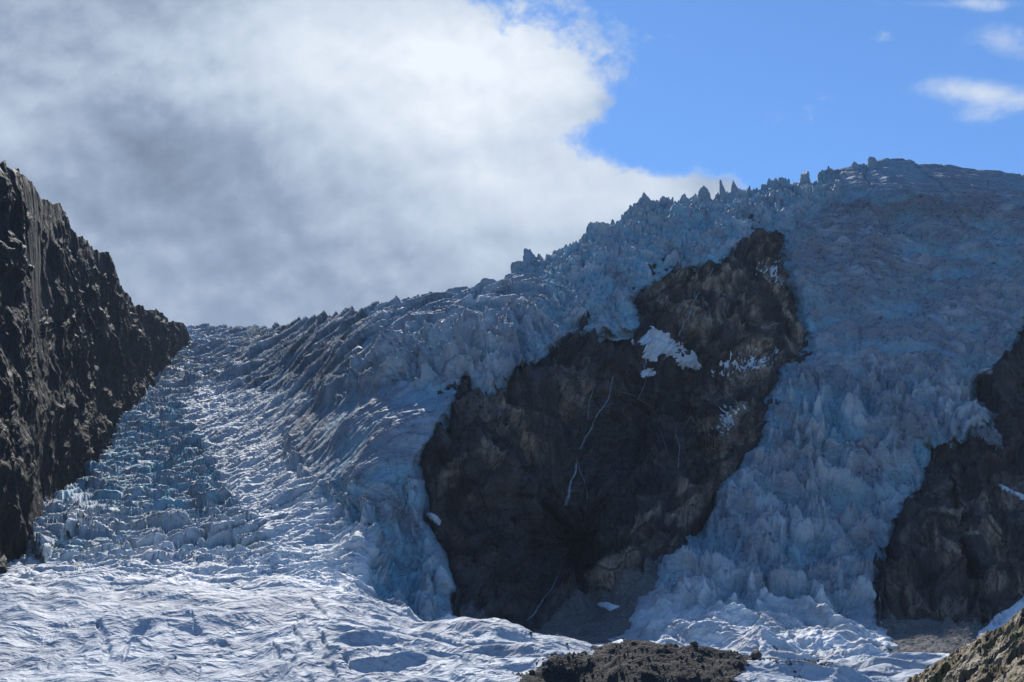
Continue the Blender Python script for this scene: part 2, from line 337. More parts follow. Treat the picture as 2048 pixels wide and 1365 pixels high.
# ---------------------------------------------------------------- materials
class NT:
    def __init__(s, name):
        s.m = bpy.data.materials.new(name); s.m.use_nodes = True; s.t = s.m.node_tree; s.n = s.t.nodes; s.l = s.t.links
        s.b = s.n['Principled BSDF']; s.x = s.n.new('ShaderNodeTexCoord').outputs['Object']
    def lk(s, a, b):
        if isinstance(a, (int, float)): b.default_value = a
        elif isinstance(a, tuple): b.default_value = (*a, 1) if len(a) == 3 else a
        else: s.l.new(a, b)
    def noise(s, scale, det=6, rough=.55, vec=None, dist=0, stretch=None, rot=None):
        n = s.n.new('ShaderNodeTexNoise'); n.inputs['Scale'].default_value = scale; n.inputs['Detail'].default_value = det
        n.inputs['Roughness'].default_value = rough; n.inputs['Distortion'].default_value = dist
        vv = vec or s.x
        if stretch or rot:
            mp = s.n.new('ShaderNodeMapping'); s.l.new(vv, mp.inputs[0])
            if stretch: mp.inputs['Scale'].default_value = stretch
            if rot: mp.inputs['Rotation'].default_value = rot
            vv = mp.outputs[0]
        s.l.new(vv, n.inputs['Vector']); return n.outputs[0]
    def ridge(s, scale, det=8, stretch=None, rot=None, dist=.3):
        o = s.noise(scale, det, .6, dist=dist, stretch=stretch, rot=rot); n = o.node; n.noise_type = 'RIDGED_MULTIFRACTAL'; n.normalize = True
        n.inputs['Offset'].default_value = .9; n.inputs['Gain'].default_value = 2.2; n.inputs['Lacunarity'].default_value = 2.15; return o
    def voro(s, scale, feat='DISTANCE_TO_EDGE', stretch=None):
        n = s.n.new('ShaderNodeTexVoronoi'); n.feature = feat; n.inputs['Scale'].default_value = scale
        vv = s.x
        if stretch:
            mp = s.n.new('ShaderNodeMapping'); s.l.new(vv, mp.inputs[0]); mp.inputs['Scale'].default_value = stretch; vv = mp.outputs[0]
        s.l.new(vv, n.inputs['Vector']); return n.outputs[0]
    def rng(s, a, lo, hi, o0=0., o1=1.):
        n = s.n.new('ShaderNodeMapRange'); s.lk(a, n.inputs[0]); n.inputs[1].default_value = lo; n.inputs[2].default_value = hi
        n.inputs[3].default_value = o0; n.inputs[4].default_value = o1; return n.outputs[0]
    def math(s, op, a, b=0.):
        n = s.n.new('ShaderNodeMath'); n.operation = op; s.lk(a, n.inputs[0]); s.lk(b, n.inputs[1]); return n.outputs[0]
    def mix(s, f_, a, b):
        n = s.n.new('ShaderNodeMix'); n.data_type = 'RGBA'; s.lk(f_, n.inputs[0]); s.lk(a, n.inputs[6]); s.lk(b, n.inputs[7]); return n.outputs[2]
    def attr(s, k):
        n = s.n.new('ShaderNodeAttribute'); n.attribute_name = k; return n.outputs['Fac']
    def bump(s, h, dist, strength=1., prev=None):
        n = s.n.new('ShaderNodeBump'); s.lk(h, n.inputs['Height']); n.inputs['Distance'].default_value = dist; n.inputs['Strength'].default_value = strength
        if prev: s.l.new(prev, n.inputs['Normal'])
        return n.outputs[0]
    def out(s, c, rough=.6, normal=None, spec=.5):
        s.lk(c, s.b.inputs['Base Color']); s.lk(rough, s.b.inputs['Roughness'])
        if normal: s.l.new(normal, s.b.inputs['Normal'])
        s.b.inputs['Specular IOR Level'].default_value = spec
        return s.m

def ice_mat():
    m = NT('glacier_ice')
    big = m.noise(.012, 6, .6, dist=.6); med = m.noise(.06, 8, .65, dist=.4); fine = m.noise(.35, 8, .7)
    strat = m.noise(.05, 5, .6, stretch=(1, 1, 5), dist=.8)
    clean = m.mix(m.rng(big, .35, .65), (.28, .35, .41), (.33, .365, .415))  # base ice darkened in the colour for shaded slopes; lit ice mixed paler below
    dirty = m.mix(m.rng(fine, .35, .65), (.085, .08, .10), (.19, .185, .215))
    d = m.math('MULTIPLY', m.attr('dirt_shade'), m.rng(m.math('ADD', med, m.math('MULTIPLY', strat, .6)), .60, .86))
    c = m.mix(d, clean, dirty)
    c = m.mix(m.math('MULTIPLY', m.rng(m.math('ADD', m.attr('streak'), fine), 1.1, 1.55), m.rng(m.attr('dirt_shade'), 0, .5, .15, .85)), c, (.065, .065, .09))
    bl = m.mix(m.rng(med, .3, .7), (.07, .29, .41), (.19, .49, .58))
    c = m.mix(m.math('MULTIPLY', m.attr('lit_crust'), .97), c, m.mix(m.rng(fine, .3, .7), (.56, .58, .61), (.76, .78, .80)))  # painted sunlight over weathered crust: lit zones and crests go paler
    c = m.mix(m.attr('blue'), c, bl)
    rg = m.ridge(.07); rg2 = m.ridge(.22, stretch=(1, 1, 1.6)); 
    vn = m.n.new('ShaderNodeTexVoronoi'); vn.feature = 'DISTANCE_TO_EDGE'; vn.inputs['Scale'].default_value = .075
    wv = m.n.new('ShaderNodeVectorMath'); wv.operation = 'ADD'; wn3 = m.n.new('ShaderNodeTexNoise'); wn3.inputs['Scale'].default_value = .06; wn3.inputs['Detail'].default_value = 6
    ws3 = m.n.new('ShaderNodeVectorMath'); ws3.operation = 'SCALE'; m.l.new(m.x, wn3.inputs['Vector']); m.l.new(wn3.outputs['Color'], ws3.inputs[0]); ws3.inputs['Scale'].default_value = 26
    m.l.new(m.x, wv.inputs[0]); m.l.new(ws3.outputs[0], wv.inputs[1]); m.l.new(wv.outputs[0], vn.inputs['Vector'])
    brk = m.math('MULTIPLY', m.rng(vn.outputs[0], .045, .0), m.rng(m.noise(.03, 4, .6), .45, .6))
    brk = m.math('MULTIPLY', brk, m.rng(m.attr('lit_crust'), .1, .5, 1., .25))
    c = m.mix(m.math('MULTIPLY', m.rng(rg2, .30, .62), m.rng(m.attr('lit_crust'), .1, .6, .32, .05)), c, (.44, .49, .56))
    c = m.mix(m.math('MULTIPLY', brk, .6), c, (.06, .15, .22))
    grit = m.rng(m.noise(.9, 4, .6), .66, .74, 0, .45)
    c = m.mix(grit, c, (.10, .10, .12))
    b = m.bump(m.ridge(.07, 3), 2.5, .6); b = m.bump(m.noise(.3, 2, .6), .9, .7, b)
    rough = m.rng(med, .3, .7, .62, .85)
    return m.out(c, rough, b, .2)
def rock_mat(name, cols, rust, wet, ang, sc_=1., spec=.4, veg=0, hi=.55, warm=False, vegc=(.055, .065, .022)):
    m = NT(name)
    big = m.noise(.014*sc_, 6, .6, dist=.7); med = m.noise(.07*sc_, 8, .68, dist=.5)
    fol = m.noise(.10*sc_, 8, .65, dist=.9, stretch=(1, 1, .22), rot=(0, math.radians(ang), 0))
    fine = m.noise(.6*sc_, 8, .72)
    c = m.mix(m.rng(fol, .36, .64), cols[0], cols[1])
    c = m.mix(m.rng(big, .42, .62), c, cols[2])
    c = m.mix(m.math('MULTIPLY', m.rng(m.noise(.02*sc_, 7, .7, dist=1.2), .52, .68), rust[1]), c, rust[0])
    c = m.mix(m.rng(fine, .60, .78, 0, hi), c, (.16, .15, .14))
    c = m.mix(m.rng(fine, .42, .30, 0, .6), c, (.018, .018, .02))
    if warm:
        c = m.mix(m.attr('warm'), c, m.mix(m.rng(m.math('ADD', m.math('MULTIPLY', fol, .6), m.math('MULTIPLY', med, .4)), .42, .6), (.15, .115, .088), (.60, .43, .30)))
        c = m.mix(m.math('MULTIPLY', m.rng(m.attr('groove'), 1.0, .35), .8), c, (.014, .013, .014))
    if veg:
        c = m.mix(m.math('MULTIPLY', m.rng(m.noise(.05*sc_, 7, .75), .50, .62), veg), c, vegc)
    crack = m.rng(m.voro(.05*sc_, stretch=(1, 1, .4)), 0, .08)
    rk1 = m.ridge(.035*sc_, 9, stretch=(1, 1, .45), rot=(0, math.radians(ang), 0), dist=.5)
    ck = m.voro(.11*sc_, stretch=(1.6, 1, .6)); ck2 = m.voro(.03*sc_, stretch=(1.3, 1, .5))
    c = m.mix(m.math('MULTIPLY', m.rng(ck, .05, 0), m.rng(big, .4, .6)), c, (.010, .010, .012)); c = m.mix(m.rng(ck2, .03, 0, 0, .9), c, (.010, .010, .012))
    c = m.mix(m.rng(rk1, .62, .30, 0, .7), c, (.012, .012, .014))
    b = m.bump(m.ridge(.035*sc_, 4, stretch=(1, 1, .45), rot=(0, math.radians(ang), 0), dist=.5), 5/sc_, .8); b = m.bump(m.noise(.25*sc_, 3, .65), 1.6/sc_, .8, b); b = m.bump(crack, .8/sc_, .5, b)
    rough = m.rng(m.noise(.03*sc_, 6, .7), .42, .58, .9-wet*.55, .9)
    return m.out(c, rough, b, spec)
M_ICE = ice_mat()
M_ROCK = rock_mat('banded_gneiss', [(.022, .020, .022), (.108, .088, .076), (.056, .050, .050)], ((.10, .050, .032), .6), .5, 28, warm=True)
M_CLIFF = rock_mat('wet_dark_rock', hi=.12, cols=[(.007, .008, .010), (.018, .017, .018), (.011, .011, .013)], rust=((.04, .03, .025), .4), wet=.35, ang=-24, sc_=1., spec=.12, veg=.3)
M_HILL = rock_mat('mossy_rock', [(.040, .028, .018), (.26, .18, .11), (.14, .11, .06)], ((.26, .14, .06), .6), .5, 50, 4., .4, .75, vegc=(.15, .145, .035))
def gravel_mat(name, a, b_, s):
    m = NT(name); n1 = m.noise(s, 8, .75); n2 = m.noise(s*.12, 6, .6); vo = m.voro(s*.8, 'F1')
    c = m.mix(m.rng(n1, .38, .64), a, b_); c = m.mix(m.rng(n2, .45, .65, 0, .6), c, tuple(x*.6 for x in a))
    c = m.mix(m.rng(vo, .35, .15, 0, .4), c, tuple(min(1, x*1.8) for x in b_))
    bb = m.bump(n1, 1.4/s, .9); bb = m.bump(vo, .8/s, .8, bb); bb = m.bump(n2, 4/s, .8, bb)
    return m.out(c, .85, bb, .3)
M_SCREE = gravel_mat('scree_gravel', (.13, .125, .125), (.24, .23, .225), .5)
M_MORAINE = gravel_mat('moraine_gravel', (.014, .013, .014), (.048, .044, .042), 1.2)
def snow_mat():
    m = NT('old_snow'); n = m.noise(.25, 7, .65); c = m.mix(m.rng(n, .35, .65), (.50, .56, .62), (.72, .75, .78))
    return m.out(c, .7, m.bump(n, 1.2, .8), .3)
M_SNOW = snow_mat()
M_DEBRIS = gravel_mat('crushed_ice', (.20, .21, .24), (.36, .38, .42), .5)
def water_mat():
    m = NT('white_water'); n = m.noise(.5, 6, .7, stretch=(1, 1, .25)); c = m.mix(m.rng(n, .35, .65), (.10, .12, .15), (.30, .34, .40))
    return m.out(c, .4, m.bump(n, .5, .8), .5)
M_WATER = water_mat()

# ---------------------------------------------------------------- glacier
Hn = H
dirt_shade = np.clip(.85*zRl+.9*zRt+.5*zDef+.45*zR+.45*zC+.8*zF+.5*zT+.12*zB+.12*zA+.15*zSm, 0, 1)  # ice dirt; the fan slab also gets its shade painted in here
dirt_shade = np.clip(dirt_shade+.9*fbm(X/45, S/45, 3, 44)*.6+near*.30, 0, 1)
lit_crust = np.clip((zSt*1.+zSm*(1-near)*1.+near*.22+.35*zB*(1-zBlue)+zDef*zLow*.9)*(.75+.5*fbm(X/30, S/30, 3, 170)), 0, 1)  # weathered crust, doubling as sunlight painted on the stream, lower tongue and apron
Hc = H-f(blur(blur(H, 14, 0), 14, 1)); lit_crust = np.clip(lit_crust+(.50-.32*zRl-.35*zF-.3*zRt)*sstep(.5, 5., Hc)*far*(1-zBlue)*(.6+fbm(X/60, S/60, 2, 171)), 0, 1)  # crests whitened in the colour to raise relief contrast on shaded ice
strk = zRl*ridged(Xw/70, Sw/7, 4, 120)+zRt*ridged(X/80, (S-.12*X)/5, 3, 121)+(zDef+zR+zC)*(.5*ridged(Xw/9, Sw/40, 4, 122)+.5*ridged(Xw/30, Sw/9, 4, 123))+zF*ridged((fx+wx)/60, (fy+wy)/6, 4, 124)+(zT+zB+zA)*ridged(Xw/26, Sw/12, 4, 125)
slot = sstep(2.5, -5, H)                                                    # fresh ice is bluest in the deep fractures
bz = .16+.95*zBlue+.42*zA+.26*zC+.12*zDef+.25*blob(u, v, 1400, 500, 80, 50, 20)+.3*blob(u, v, 1620, 650, 50, 70)+.3*blob(u, v, 830, 740, 90, 26, 20)+.3*blob(u, v, 1760, 1040, 26, 150, 4)+.35*blob(u,v,1600,910,150,20)
bz = np.clip(bz, 0, 1)*(1-zSm*.75)*(1-.6*zRt)
blue = np.clip(bz*sstep(-.25, .5, fbm(X/24, S/24, 4, 46))+slot*.6*(1-.7*zSm), 0, .95)
blue = np.clip(blue+.6*sstep(26, 4, sd)*far*.5, 0, .95)*(1-.8*np.clip(zSt+zSm+zDef*zLow, 0, 1))*(1-.35*zDef)
Pib = backside(Pi); nb = Pib.shape[0]-NR0
ext = lambda a: np.concatenate([a, np.repeat(a[-1:], nb, 0)], 0)
keep = ext(sd > -6)
glacier = grid_mesh('glacier', Pib, face(keep), {'dirt_shade': ext(dirt_shade), 'blue': ext(blue), 'streak': ext(strk), 'lit_crust': ext(lit_crust)}, M_ICE)

# ---------------------------------------------------------------- bedrock
sel = sstep(-60, -50, sd)
a1 = math.radians(62)
rx = X*math.cos(a1)+S*math.sin(a1); ry = -X*math.sin(a1)+S*math.cos(a1)
RH = ridged((rx+wx)/130, (ry+wy)/28, 5, 50)*13+fbm(Xw/60, Sw/70, 5, 51)*11+ridged((rx+wx)/30, (ry+wy)/9, 4, 52)*1.8
F1, F2, r1, r2, ox, oy = voro((rx+wx)/60, (ry+wy)/22, 53)
RH += (r1-.5)*4-3*(1-sstep(0, .1, F2-F1))
SCREE_C = [(915,1215),(960,1235),(1030,1255),(1090,1240),(1130,1222),(1230,1185),(1330,1125),(1330,1190),(1290,1290),(1250,1340),(900,1340)]
SCREE_R = [(1760,1236),(1860,1228),(1930,1256),(1990,1240),(2060,1200),(2400,1100),(2400,1350),(1740,1350)]
scr = np.maximum(np.maximum(sdf(SCREE_C), sdf(SCREE_R)), sdf([(880,1296),(2400,1296),(2400,1420),(880,1420)]))
sS = samp(scr, u+jit*.7, v+jit2*.7)
ws = sstep(-6, 14, sS)
RH += seracs(9, 16, 185, 1.6, 2.2, .8, .15)+seracs(4, 5, 186, .8, 1.2, .3, .15)
RHf = RH*(1-ws)+ws*(fbm(X/40, S/40, 4, 55)*3+fbm(X/5, S/5, 3, 56)*.7)
Pr = ray(U0, V0, D0-6*ws+16*sstep(-10, 14, sd)*(1-ws))+Ns*(RHf-9*(1-ws))[..., None]
rk = (sd < 30) & (far > .3)
pu, pv = proj(Pr)
warm = np.clip(.9*soft([(1290,590),(1350,540),(1560,470),(1610,660),(1600,730),(1480,760),(1360,680),(1290,650)], 26, u+jit*3, v+jit2*3)+.75*soft([(1400,760),(1540,760),(1510,900),(1420,960),(1380,860)], 30, u+jit*3, v+jit2*3)
  +.7*soft([(1180,1110),(1400,960),(1440,1000),(1320,1140),(1230,1200),(1100,1230)], 26, u+jit*3, v+jit2*3)+.6*soft([(900,880),(960,820),(1200,740),(1100,900),(980,960),(880,1000)], 40, u+jit*3, v+jit2*3)
  +.65*soft([(1850,960),(2048,960),(2048,1200),(1900,1230),(1780,1180)], 40, u+jit*3, v+jit2*3), 0, 1)*sstep(-.35, .25, fbm(X/40, S/40, 4, 130))
groove = ridged((rx+wx)/100, (ry+wy)/15, 5, 131)
grid_mesh('rock_face', Pr, face(rk & (sS < 3)), {'warm': warm, 'groove': groove}, M_ROCK)
grid_mesh('scree', Pr, face(rk & (sS > -1)), None, M_SCREE)

# ---------------------------------------------------------------- left cliff
CT_ = [(-320,200),(-100,276),(0,326),(60,366),(84,400),(120,416),(140,440),(152,468),(178,490),(195,505),(214,512),(232,545),(240,570),(262,596),(268,622),(276,618),(300,617),(325,630),(345,646),(372,660),(382,690)]
CM_ = [(-320,1175),(20,1172),(60,1110),(96,1030),(120,975),(165,938),(212,900),(220,862),(238,845),(248,805),(295,784),(306,760),(344,742),(352,712),(380,692),(384,692)]
cu = np.linspace(-300, 383, 1000); ct = np.interp(cu, *zip(*CT_))+f(fbm(f(cu)/22, f(cu)*0, 5, 210))*9-4; cm = blur(np.interp(cu, *zip(*CM_)), 16, 0)
Cin = np.array([[400,0],[395,0]])
def Dg(uu, vv):
    j = np.clip(((uu-U1[0])/(U1[1]-U1[0])).astype(int), 0, NU-1); r = np.empty(len(uu))
    for i, (c, q) in enumerate(zip(j, vv)):
        k = np.arange(NR0)[::-1]; r[i] = np.interp(q, V0[k, c], D0[k, c])
    return r
dm = np.interp(cu, [-300,0,40,80,120,165,212,248,295,344,383], [600,690,770,880,1000,1140,1310,1480,1710,1980,2330]); dm = blur(dm, 34, 0)
NCR = 620
tt = np.linspace(-.18, 1, NCR)[:, None]
cb = np.maximum(cm-ct, 6)
CV = cm-tt*cb-(tt < 0)*tt*0
CV = cm-np.where(tt < 0, tt*(500+cb*.5), tt*cb)
CU = np.broadcast_to(cu, CV.shape)
CD = dm-4+np.maximum(cm-CV, 0)/FPX*dm*.25-np.maximum(CV-cm, 0)/FPX*dm*.1
CP = ray(CU, CV, CD)
cN = normals(np.stack([blur(blur(CP[..., i], 10, 0), 10, 1) for i in range(3)], -1))
cx = f(.60*CP[..., 1]-.3*CP[..., 0]); cz = f(CP[..., 2]); 
cwx = fbm(cx/70, cz/70, 3, 71)*20
a2 = math.radians(-24); q1 = cx*math.cos(a2)+cz*math.sin(a2); q2 = -cx*math.sin(a2)+cz*math.cos(a2)
CH = ridged((q1+cwx)/30, (q2+cwx)/150, 5, 72)*6+fbm(cx/80, cz/80, 5, 73)*10+ridged((q1+cwx)/12, (q2+cwx)/40, 4, 74)*1.2
F1, F2, r1, r2, ox, oy = voro((q1+cwx)/28, (q2+cwx)/60, 75)
CH += (r1-.5)*1.5
CP = CP+cN*(CH-8)[..., None]*np.clip(cb/60, .1, 1)[None, :, None]*(.35+.65*sstep(1, .86, tt))[..., None]*(1-.6*np.exp(-.5*((cu-85)/32)**2))[None, :, None]
rows = []; lst = CP[-1].copy(); sm_ = np.stack([blur(lst[:, i], 14, 0) for i in range(3)], -1)
for i in range(1, 31):                                   # the far side of the wall drops away behind its crest
    t = i/30; m_ = min(1, t*3); q = lst*(1-m_)+sm_*m_; q[:, 1] += 260*t; q[:, 0] += -40*t
    q[:, 2] += -230*t+14*m_*fbm(f(q[:, 0]+q[:, 1])/40, f(q[:, 1]-q[:, 0])/40, 3, 200); rows.append(q)
CP = np.concatenate([CP, np.stack(rows)], 0)
grid_mesh('cliff', CP, None, None, M_CLIFF)

# ---------------------------------------------------------------- near hillside, bottom right
HT = [(1740,1420),(1780,1392),(1820,1362),(1850,1342),(1880,1326),(1915,1300),(1940,1286),(1990,1254),(2048,1214),(2200,1120),(2400,1020)]
hu = np.linspace(1745, 2380, 420); ht = np.interp(hu, *zip(*HT))
tt = np.linspace(0, 1, 330)[:, None]
HV = 1620-(1620-ht)*tt; HU = np.broadcast_to(hu, HV.shape)
HD = 150+(165+np.interp(hu, [1745, 2048, 2380], [0, -30, -60]))*tt**.8
HP = ray(HU, HV, HD)
hn = normals(HP); hx = f(HP[..., 0]); hy = f(HP[..., 1])
b1 = math.radians(-35); h1 = f((HU-1745)*.16); h2 = f((HV-ht)*.13+.12*(HU-1745)*.16)
hw = fbm(hx/14, hy/14, 3, 81)*4
F1, F2, r1, r2, ox, oy = voro((h1+hw)/16, (h2+hw)/5, 82)
HH = (r1-.5)*1.2+.8*oy+sharp((h1+hw)/26, (h2+hw)/6, 5, 83)*2.0+sharp(hx/3, hy/3, 4, 184)*.4+fbm(hx/12, hy/12, 5, 84)*1.5
HP = HP+np.array([0, -.2, 1])*(HH-2)[..., None]
HP = backside(HP, 12, 120, 60)
grid_mesh('hillside', HP, None, None, M_HILL)

# ---------------------------------------------------------------- moraine on the near tongue
MOR = [(1010,1420),(1030,1366),(1120,1336),(1170,1322),(1215,1308),(1290,1293),(1380,1302),(1425,1318),(1500,1330),(1600,1334),(1680,1345),(1590,1350),(1500,1346),(1475,1366),(1490,1420)]
sM = samp(sdf(MOR), u+jit*3+9*fbm(X/4, S/6, 4, 91), v+jit2*.8)
gm = (near > .4)
MH = fbm(X/24, S/20, 4, 92)*1.8+fbm(X/2.6, S/2.6, 4, 93)*.45
Pm = Pi+np.array([0, 0, 1])*(.25+sstep(-2, 18, sM)*(.7+.5*MH))[..., None]
grid_mesh('moraine', Pm, face((sM > -1) & gm & (rowi > 25)), None, M_MORAINE)

# ---------------------------------------------------------------- small things
def tag(o, label, cat, group=None, kind=None):
    if label: o['label'] = label
    if cat: o['category'] = cat
    if group: o['group'] = group
    if kind: o['kind'] = kind
def tree_lookup(P, m):
    q = P[m]; a, b = proj(q); return q, a, b
GI = (near > .5) & (rowi > 30) & (rowi < EDGE3+20)
gq, gu_, gv_ = tree_lookup(np.where((sM > 0)[..., None], Pm, Pi), GI)
def on_ground(x, y):
    d = (gu_-x)**2+(gv_-y)**2; k = np.argmin(d); return gq[k]
def boulder_mesh(seed, n=3):
    import bmesh
    bm = bmesh.new(); bmesh.ops.create_icosphere(bm, subdivisions=n, radius=1)
    r = random.Random(seed)
    planes = []
    for i in range(11):
        d = np.array([r.gauss(0, 1) for _ in range(3)]); d /= np.linalg.norm(d); planes.append((d, r.uniform(.55, .9)))
    for vtx in bm.verts:
        p = np.array(vtx.co)
        for d, h in planes:
            k = p@d
            if k > h: p = p-d*(k-h)
        nn = 1+.05*math.sin(p[0]*9+seed)+.05*math.sin(p[1]*11+p[2]*7)
        vtx.co = p*nn*np.array([1, .85, .75])
    me = bpy.data.meshes.new('boulder'); bm.to_mesh(me); bm.free()
    return me
def bmat():
    m = NT('boulder_stone'); n = m.noise(1.2, 8, .7); oi = m.n.new('ShaderNodeObjectInfo').outputs['Random']
    c = m.mix(m.rng(n, .35, .65), (.022, .021, .022), (.07, .062, .056)); c = m.mix(m.math('MULTIPLY', oi, .35), c, (.12, .11, .10))
    return m.out(c, .8, m.bump(n, .5, .9), .4)
M_B = bmat()
BM = [boulder_mesh(i) for i in range(5)]
for b in BM: b.materials.append(M_B)
BLD = [  # pixel x, y, radius m, label
 (1036,1357,1.7,'rounded dark boulder alone on pale ice at the lower left tip of the moraine'),
 (1064,1347,1.35,'dark boulder on pale ice, second from the lower left tip of the moraine'),
 (1090,1341,1.4,'squat dark boulder, third up from the lower left tip of the moraine'),
 (1130,1333,1.9,'largest dark boulder on the left rim of the moraine, against the pale ice'),
 (1196,1316,1.5,'upright dark boulder where the moraine narrows into the sunlit ice'),
 (1170,1308,1.1,'small dark stone lying on sunlit ice just left of the moraine top'),
 (1150,1310,.8,'smallest dark stone on the sunlit ice above the left rim of the moraine'),
 (1388,1293,2.1,'large dark boulder on the moraine crest before the sunlit ice lobe'),
 (1512,1311,2.6,'big angular dark boulder at the right end of the moraine crest'),
 (1268,1291,1.5,'dark boulder standing on the left top of the moraine crest'),
 (1330,1296,1.3,'dark boulder in the middle of the moraine crest line'),
 (1240,1300,1.2,'dark boulder half sunk in gravel left of the moraine crest'),
 (1440,1312,1.3,'dark boulder where the moraine crest falls away to the right'),
 (1476,1318,1.1,'small dark boulder left of the big angular one at the moraine end'),
 (1114,1266,.9,'tiny dark stone on the top of the sunlit ice ridge'),
 (1098,1279,.8,'tiny dark stone on the lit slope under the ice ridge top'),
 (1062,1268,.8,'leftmost tiny dark stone on the sunlit ice ridge'),
 (1135,1290,.8,'tiny dark stone on grooved ice between the ridge and the moraine'),
]
for i, (x, y, r_, lb) in enumerate(BLD):
    p = on_ground(x, y)
    o = bpy.data.objects.new('boulder', BM[i % 5]); col.objects.link(o)
    o.location = (p[0], p[1], p[2]+r_*.35); o.scale = (r_, r_, r_*.95); o.rotation_euler = (random.uniform(-.3, .3), random.uniform(-.3, .3), random.uniform(0, 6))
    tag(o, lb, 'boulder', 'dark boulders along the moraine')
# loose stones: nobody could count them
mq = np.argwhere(face((sM > -7) & gm & (rowi > 25)))
r_ = np.random.RandomState(3); pick = mq[r_.randint(0, len(mq), 5200)]
src = boulder_mesh(77, 1); sv = np.array([v_.co[:] for v_ in src.vertices]); sf = np.array([p.vertices[:] for p in src.polygons])
pts = np.where((sM > 0)[..., None], Pm, Pi)[pick[:, 0], pick[:, 1]]
siz = .16+.55*r_.rand(len(pts))**5*1.6+.1*r_.rand(len(pts))
ang = r_.rand(len(pts))*6.28
vx = sv[None]*siz[:, None, None]
rx_ = vx[..., 0]*np.cos(ang)[:, None]-vx[..., 1]*np.sin(ang)[:, None]; ry_ = vx[..., 0]*np.sin(ang)[:, None]+vx[..., 1]*np.cos(ang)[:, None]
vx = np.stack([rx_, ry_, vx[..., 2]], -1)+pts[:, None]+np.array([0, 0, .05])
fcs = (sf[None]+(np.arange(len(pts))*len(sv))[:, None, None]).reshape(-1, 3)
me = bpy.data.meshes.new('loose_stones'); me.from_pydata(vx.reshape(-1, 3).tolist(), [], fcs.tolist()); me.materials.append(M_B)
o = bpy.data.objects.new('loose_stones', me); col.objects.link(o); tag(o, 'dark rubble and loose stones strewn over the moraine', 'rubble', kind='stuff')

# snow lying on the rock
def biggest(m):
    L = np.where(m, np.arange(m.size).reshape(m.shape)+1, 0); r0, r1 = np.where(m.any(1))[0][[0, -1]]; c0, c1 = np.where(m.any(0))[0][[0, -1]]
    q = np.pad(L[r0:r1+1, c0:c1+1], 1)
    while True:
        n = q.copy()
        for a_, s_ in ((0, 1), (0, -1), (1, 1), (1, -1)): n = np.maximum(n, np.roll(q, s_, a_))
        n = np.where(q > 0, n, 0)
        if (n == q).all(): break
        q = n
    ids, cnt = np.unique(q[q > 0], return_counts=True); out = np.zeros_like(m); out[r0:r1+1, c0:c1+1] = (q == ids[np.argmax(cnt)])[1:-1, 1:-1]
    return out
def snow(poly, label, mat=M_SNOW, thr=3, off=1.2, name='snow_patch', freq=14, grain=6, fleck=False):
    s_ = samp(sdf(poly), pu, pv)+grain*fbm(X/freq, S/freq, 4, 95)*2
    m = face((s_ > thr) & (sd < 26) & (far > .3))
    if name == 'snow_patch' and not fleck: m = biggest(m)
    Q = Pr+Ns*(off*sstep(thr-1, thr+5, s_)+.12)[..., None]
    o = grid_mesh(name, Q, m, None, mat, kind=None); 
    if fleck: o.name = 'snow_flecks'; tag(o, label, 'snow', kind='stuff')
    else: tag(o, label, 'snow patch')
    return o
snow([(1280,640),(1305,660),(1330,668),(1345,690),(1375,712),(1400,735),(1370,730),(1330,715),(1300,722),(1268,722),(1285,700),(1275,680),(1290,665),(1270,625),(1262,612),(1280,625)],
     'star shaped white snow patch on the ledge in the middle of the brown rock', thr=-4, grain=7)
snow([(1515,525),(1560,520),(1570,560),(1580,600),(1550,580),(1530,560),(1505,548)], 'patchy thin snow near the top of the brown rock dome', thr=9, freq=4, grain=10, fleck=True)
snow([(1385,735),(1420,712),(1412,722),(1392,745)], 'small slanting snow streak right of the star shaped patch', thr=0, grain=2)
snow([(1280,742),(1308,738),(1312,752),(1284,754)], 'small snow blotch just below the star shaped patch', thr=0, grain=2)
snow([(1440,700),(1560,680),(1600,700),(1540,760),(1420,780),(1400,740)], 'broken flecks of snow on the ledges left of the right ice stream', thr=24, freq=3, grain=16, fleck=True)
snow([(1420,800),(1500,780),(1510,830),(1470,900),(1400,900)], 'broken snow specks on the lower rust brown ledges', thr=26, freq=2.6, grain=16, fleck=True)
snow([(1985,962),(2010,972),(2048,992),(2080,1010),(2080,1018),(2040,1002),(2000,980)], 'thin white snow strip slanting down the right hand rock', thr=0, grain=1.5)
snow([(2200,1120),(2048,1190),(1990,1235),(1955,1265),(1945,1300),(1985,1300),(2010,1250),(2060,1215),(2200,1150)], 'grey white snow gully behind the brown hillside', thr=1, grain=2)
snow([(1192,1208),(1215,1206),(1238,1214),(1225,1222),(1200,1214)], 'little snow remnant on the grey scree fan', thr=-1, grain=2)
snow([(845,1022),(870,1030),(888,1042),(880,1052),(858,1040)], 'pale snow scrap beside the blue ice edge, left of the rock wall', thr=-1, grain=2)
snow([(1890,840),(1950,815),(1985,845),(2015,900),(1990,905),(1950,875),(1900,895),(1875,880)], 'grey avalanche fan of crushed ice below the dark right hand cliff', mat=M_DEBRIS, thr=2, off=2.5, name='ice_debris', grain=5)

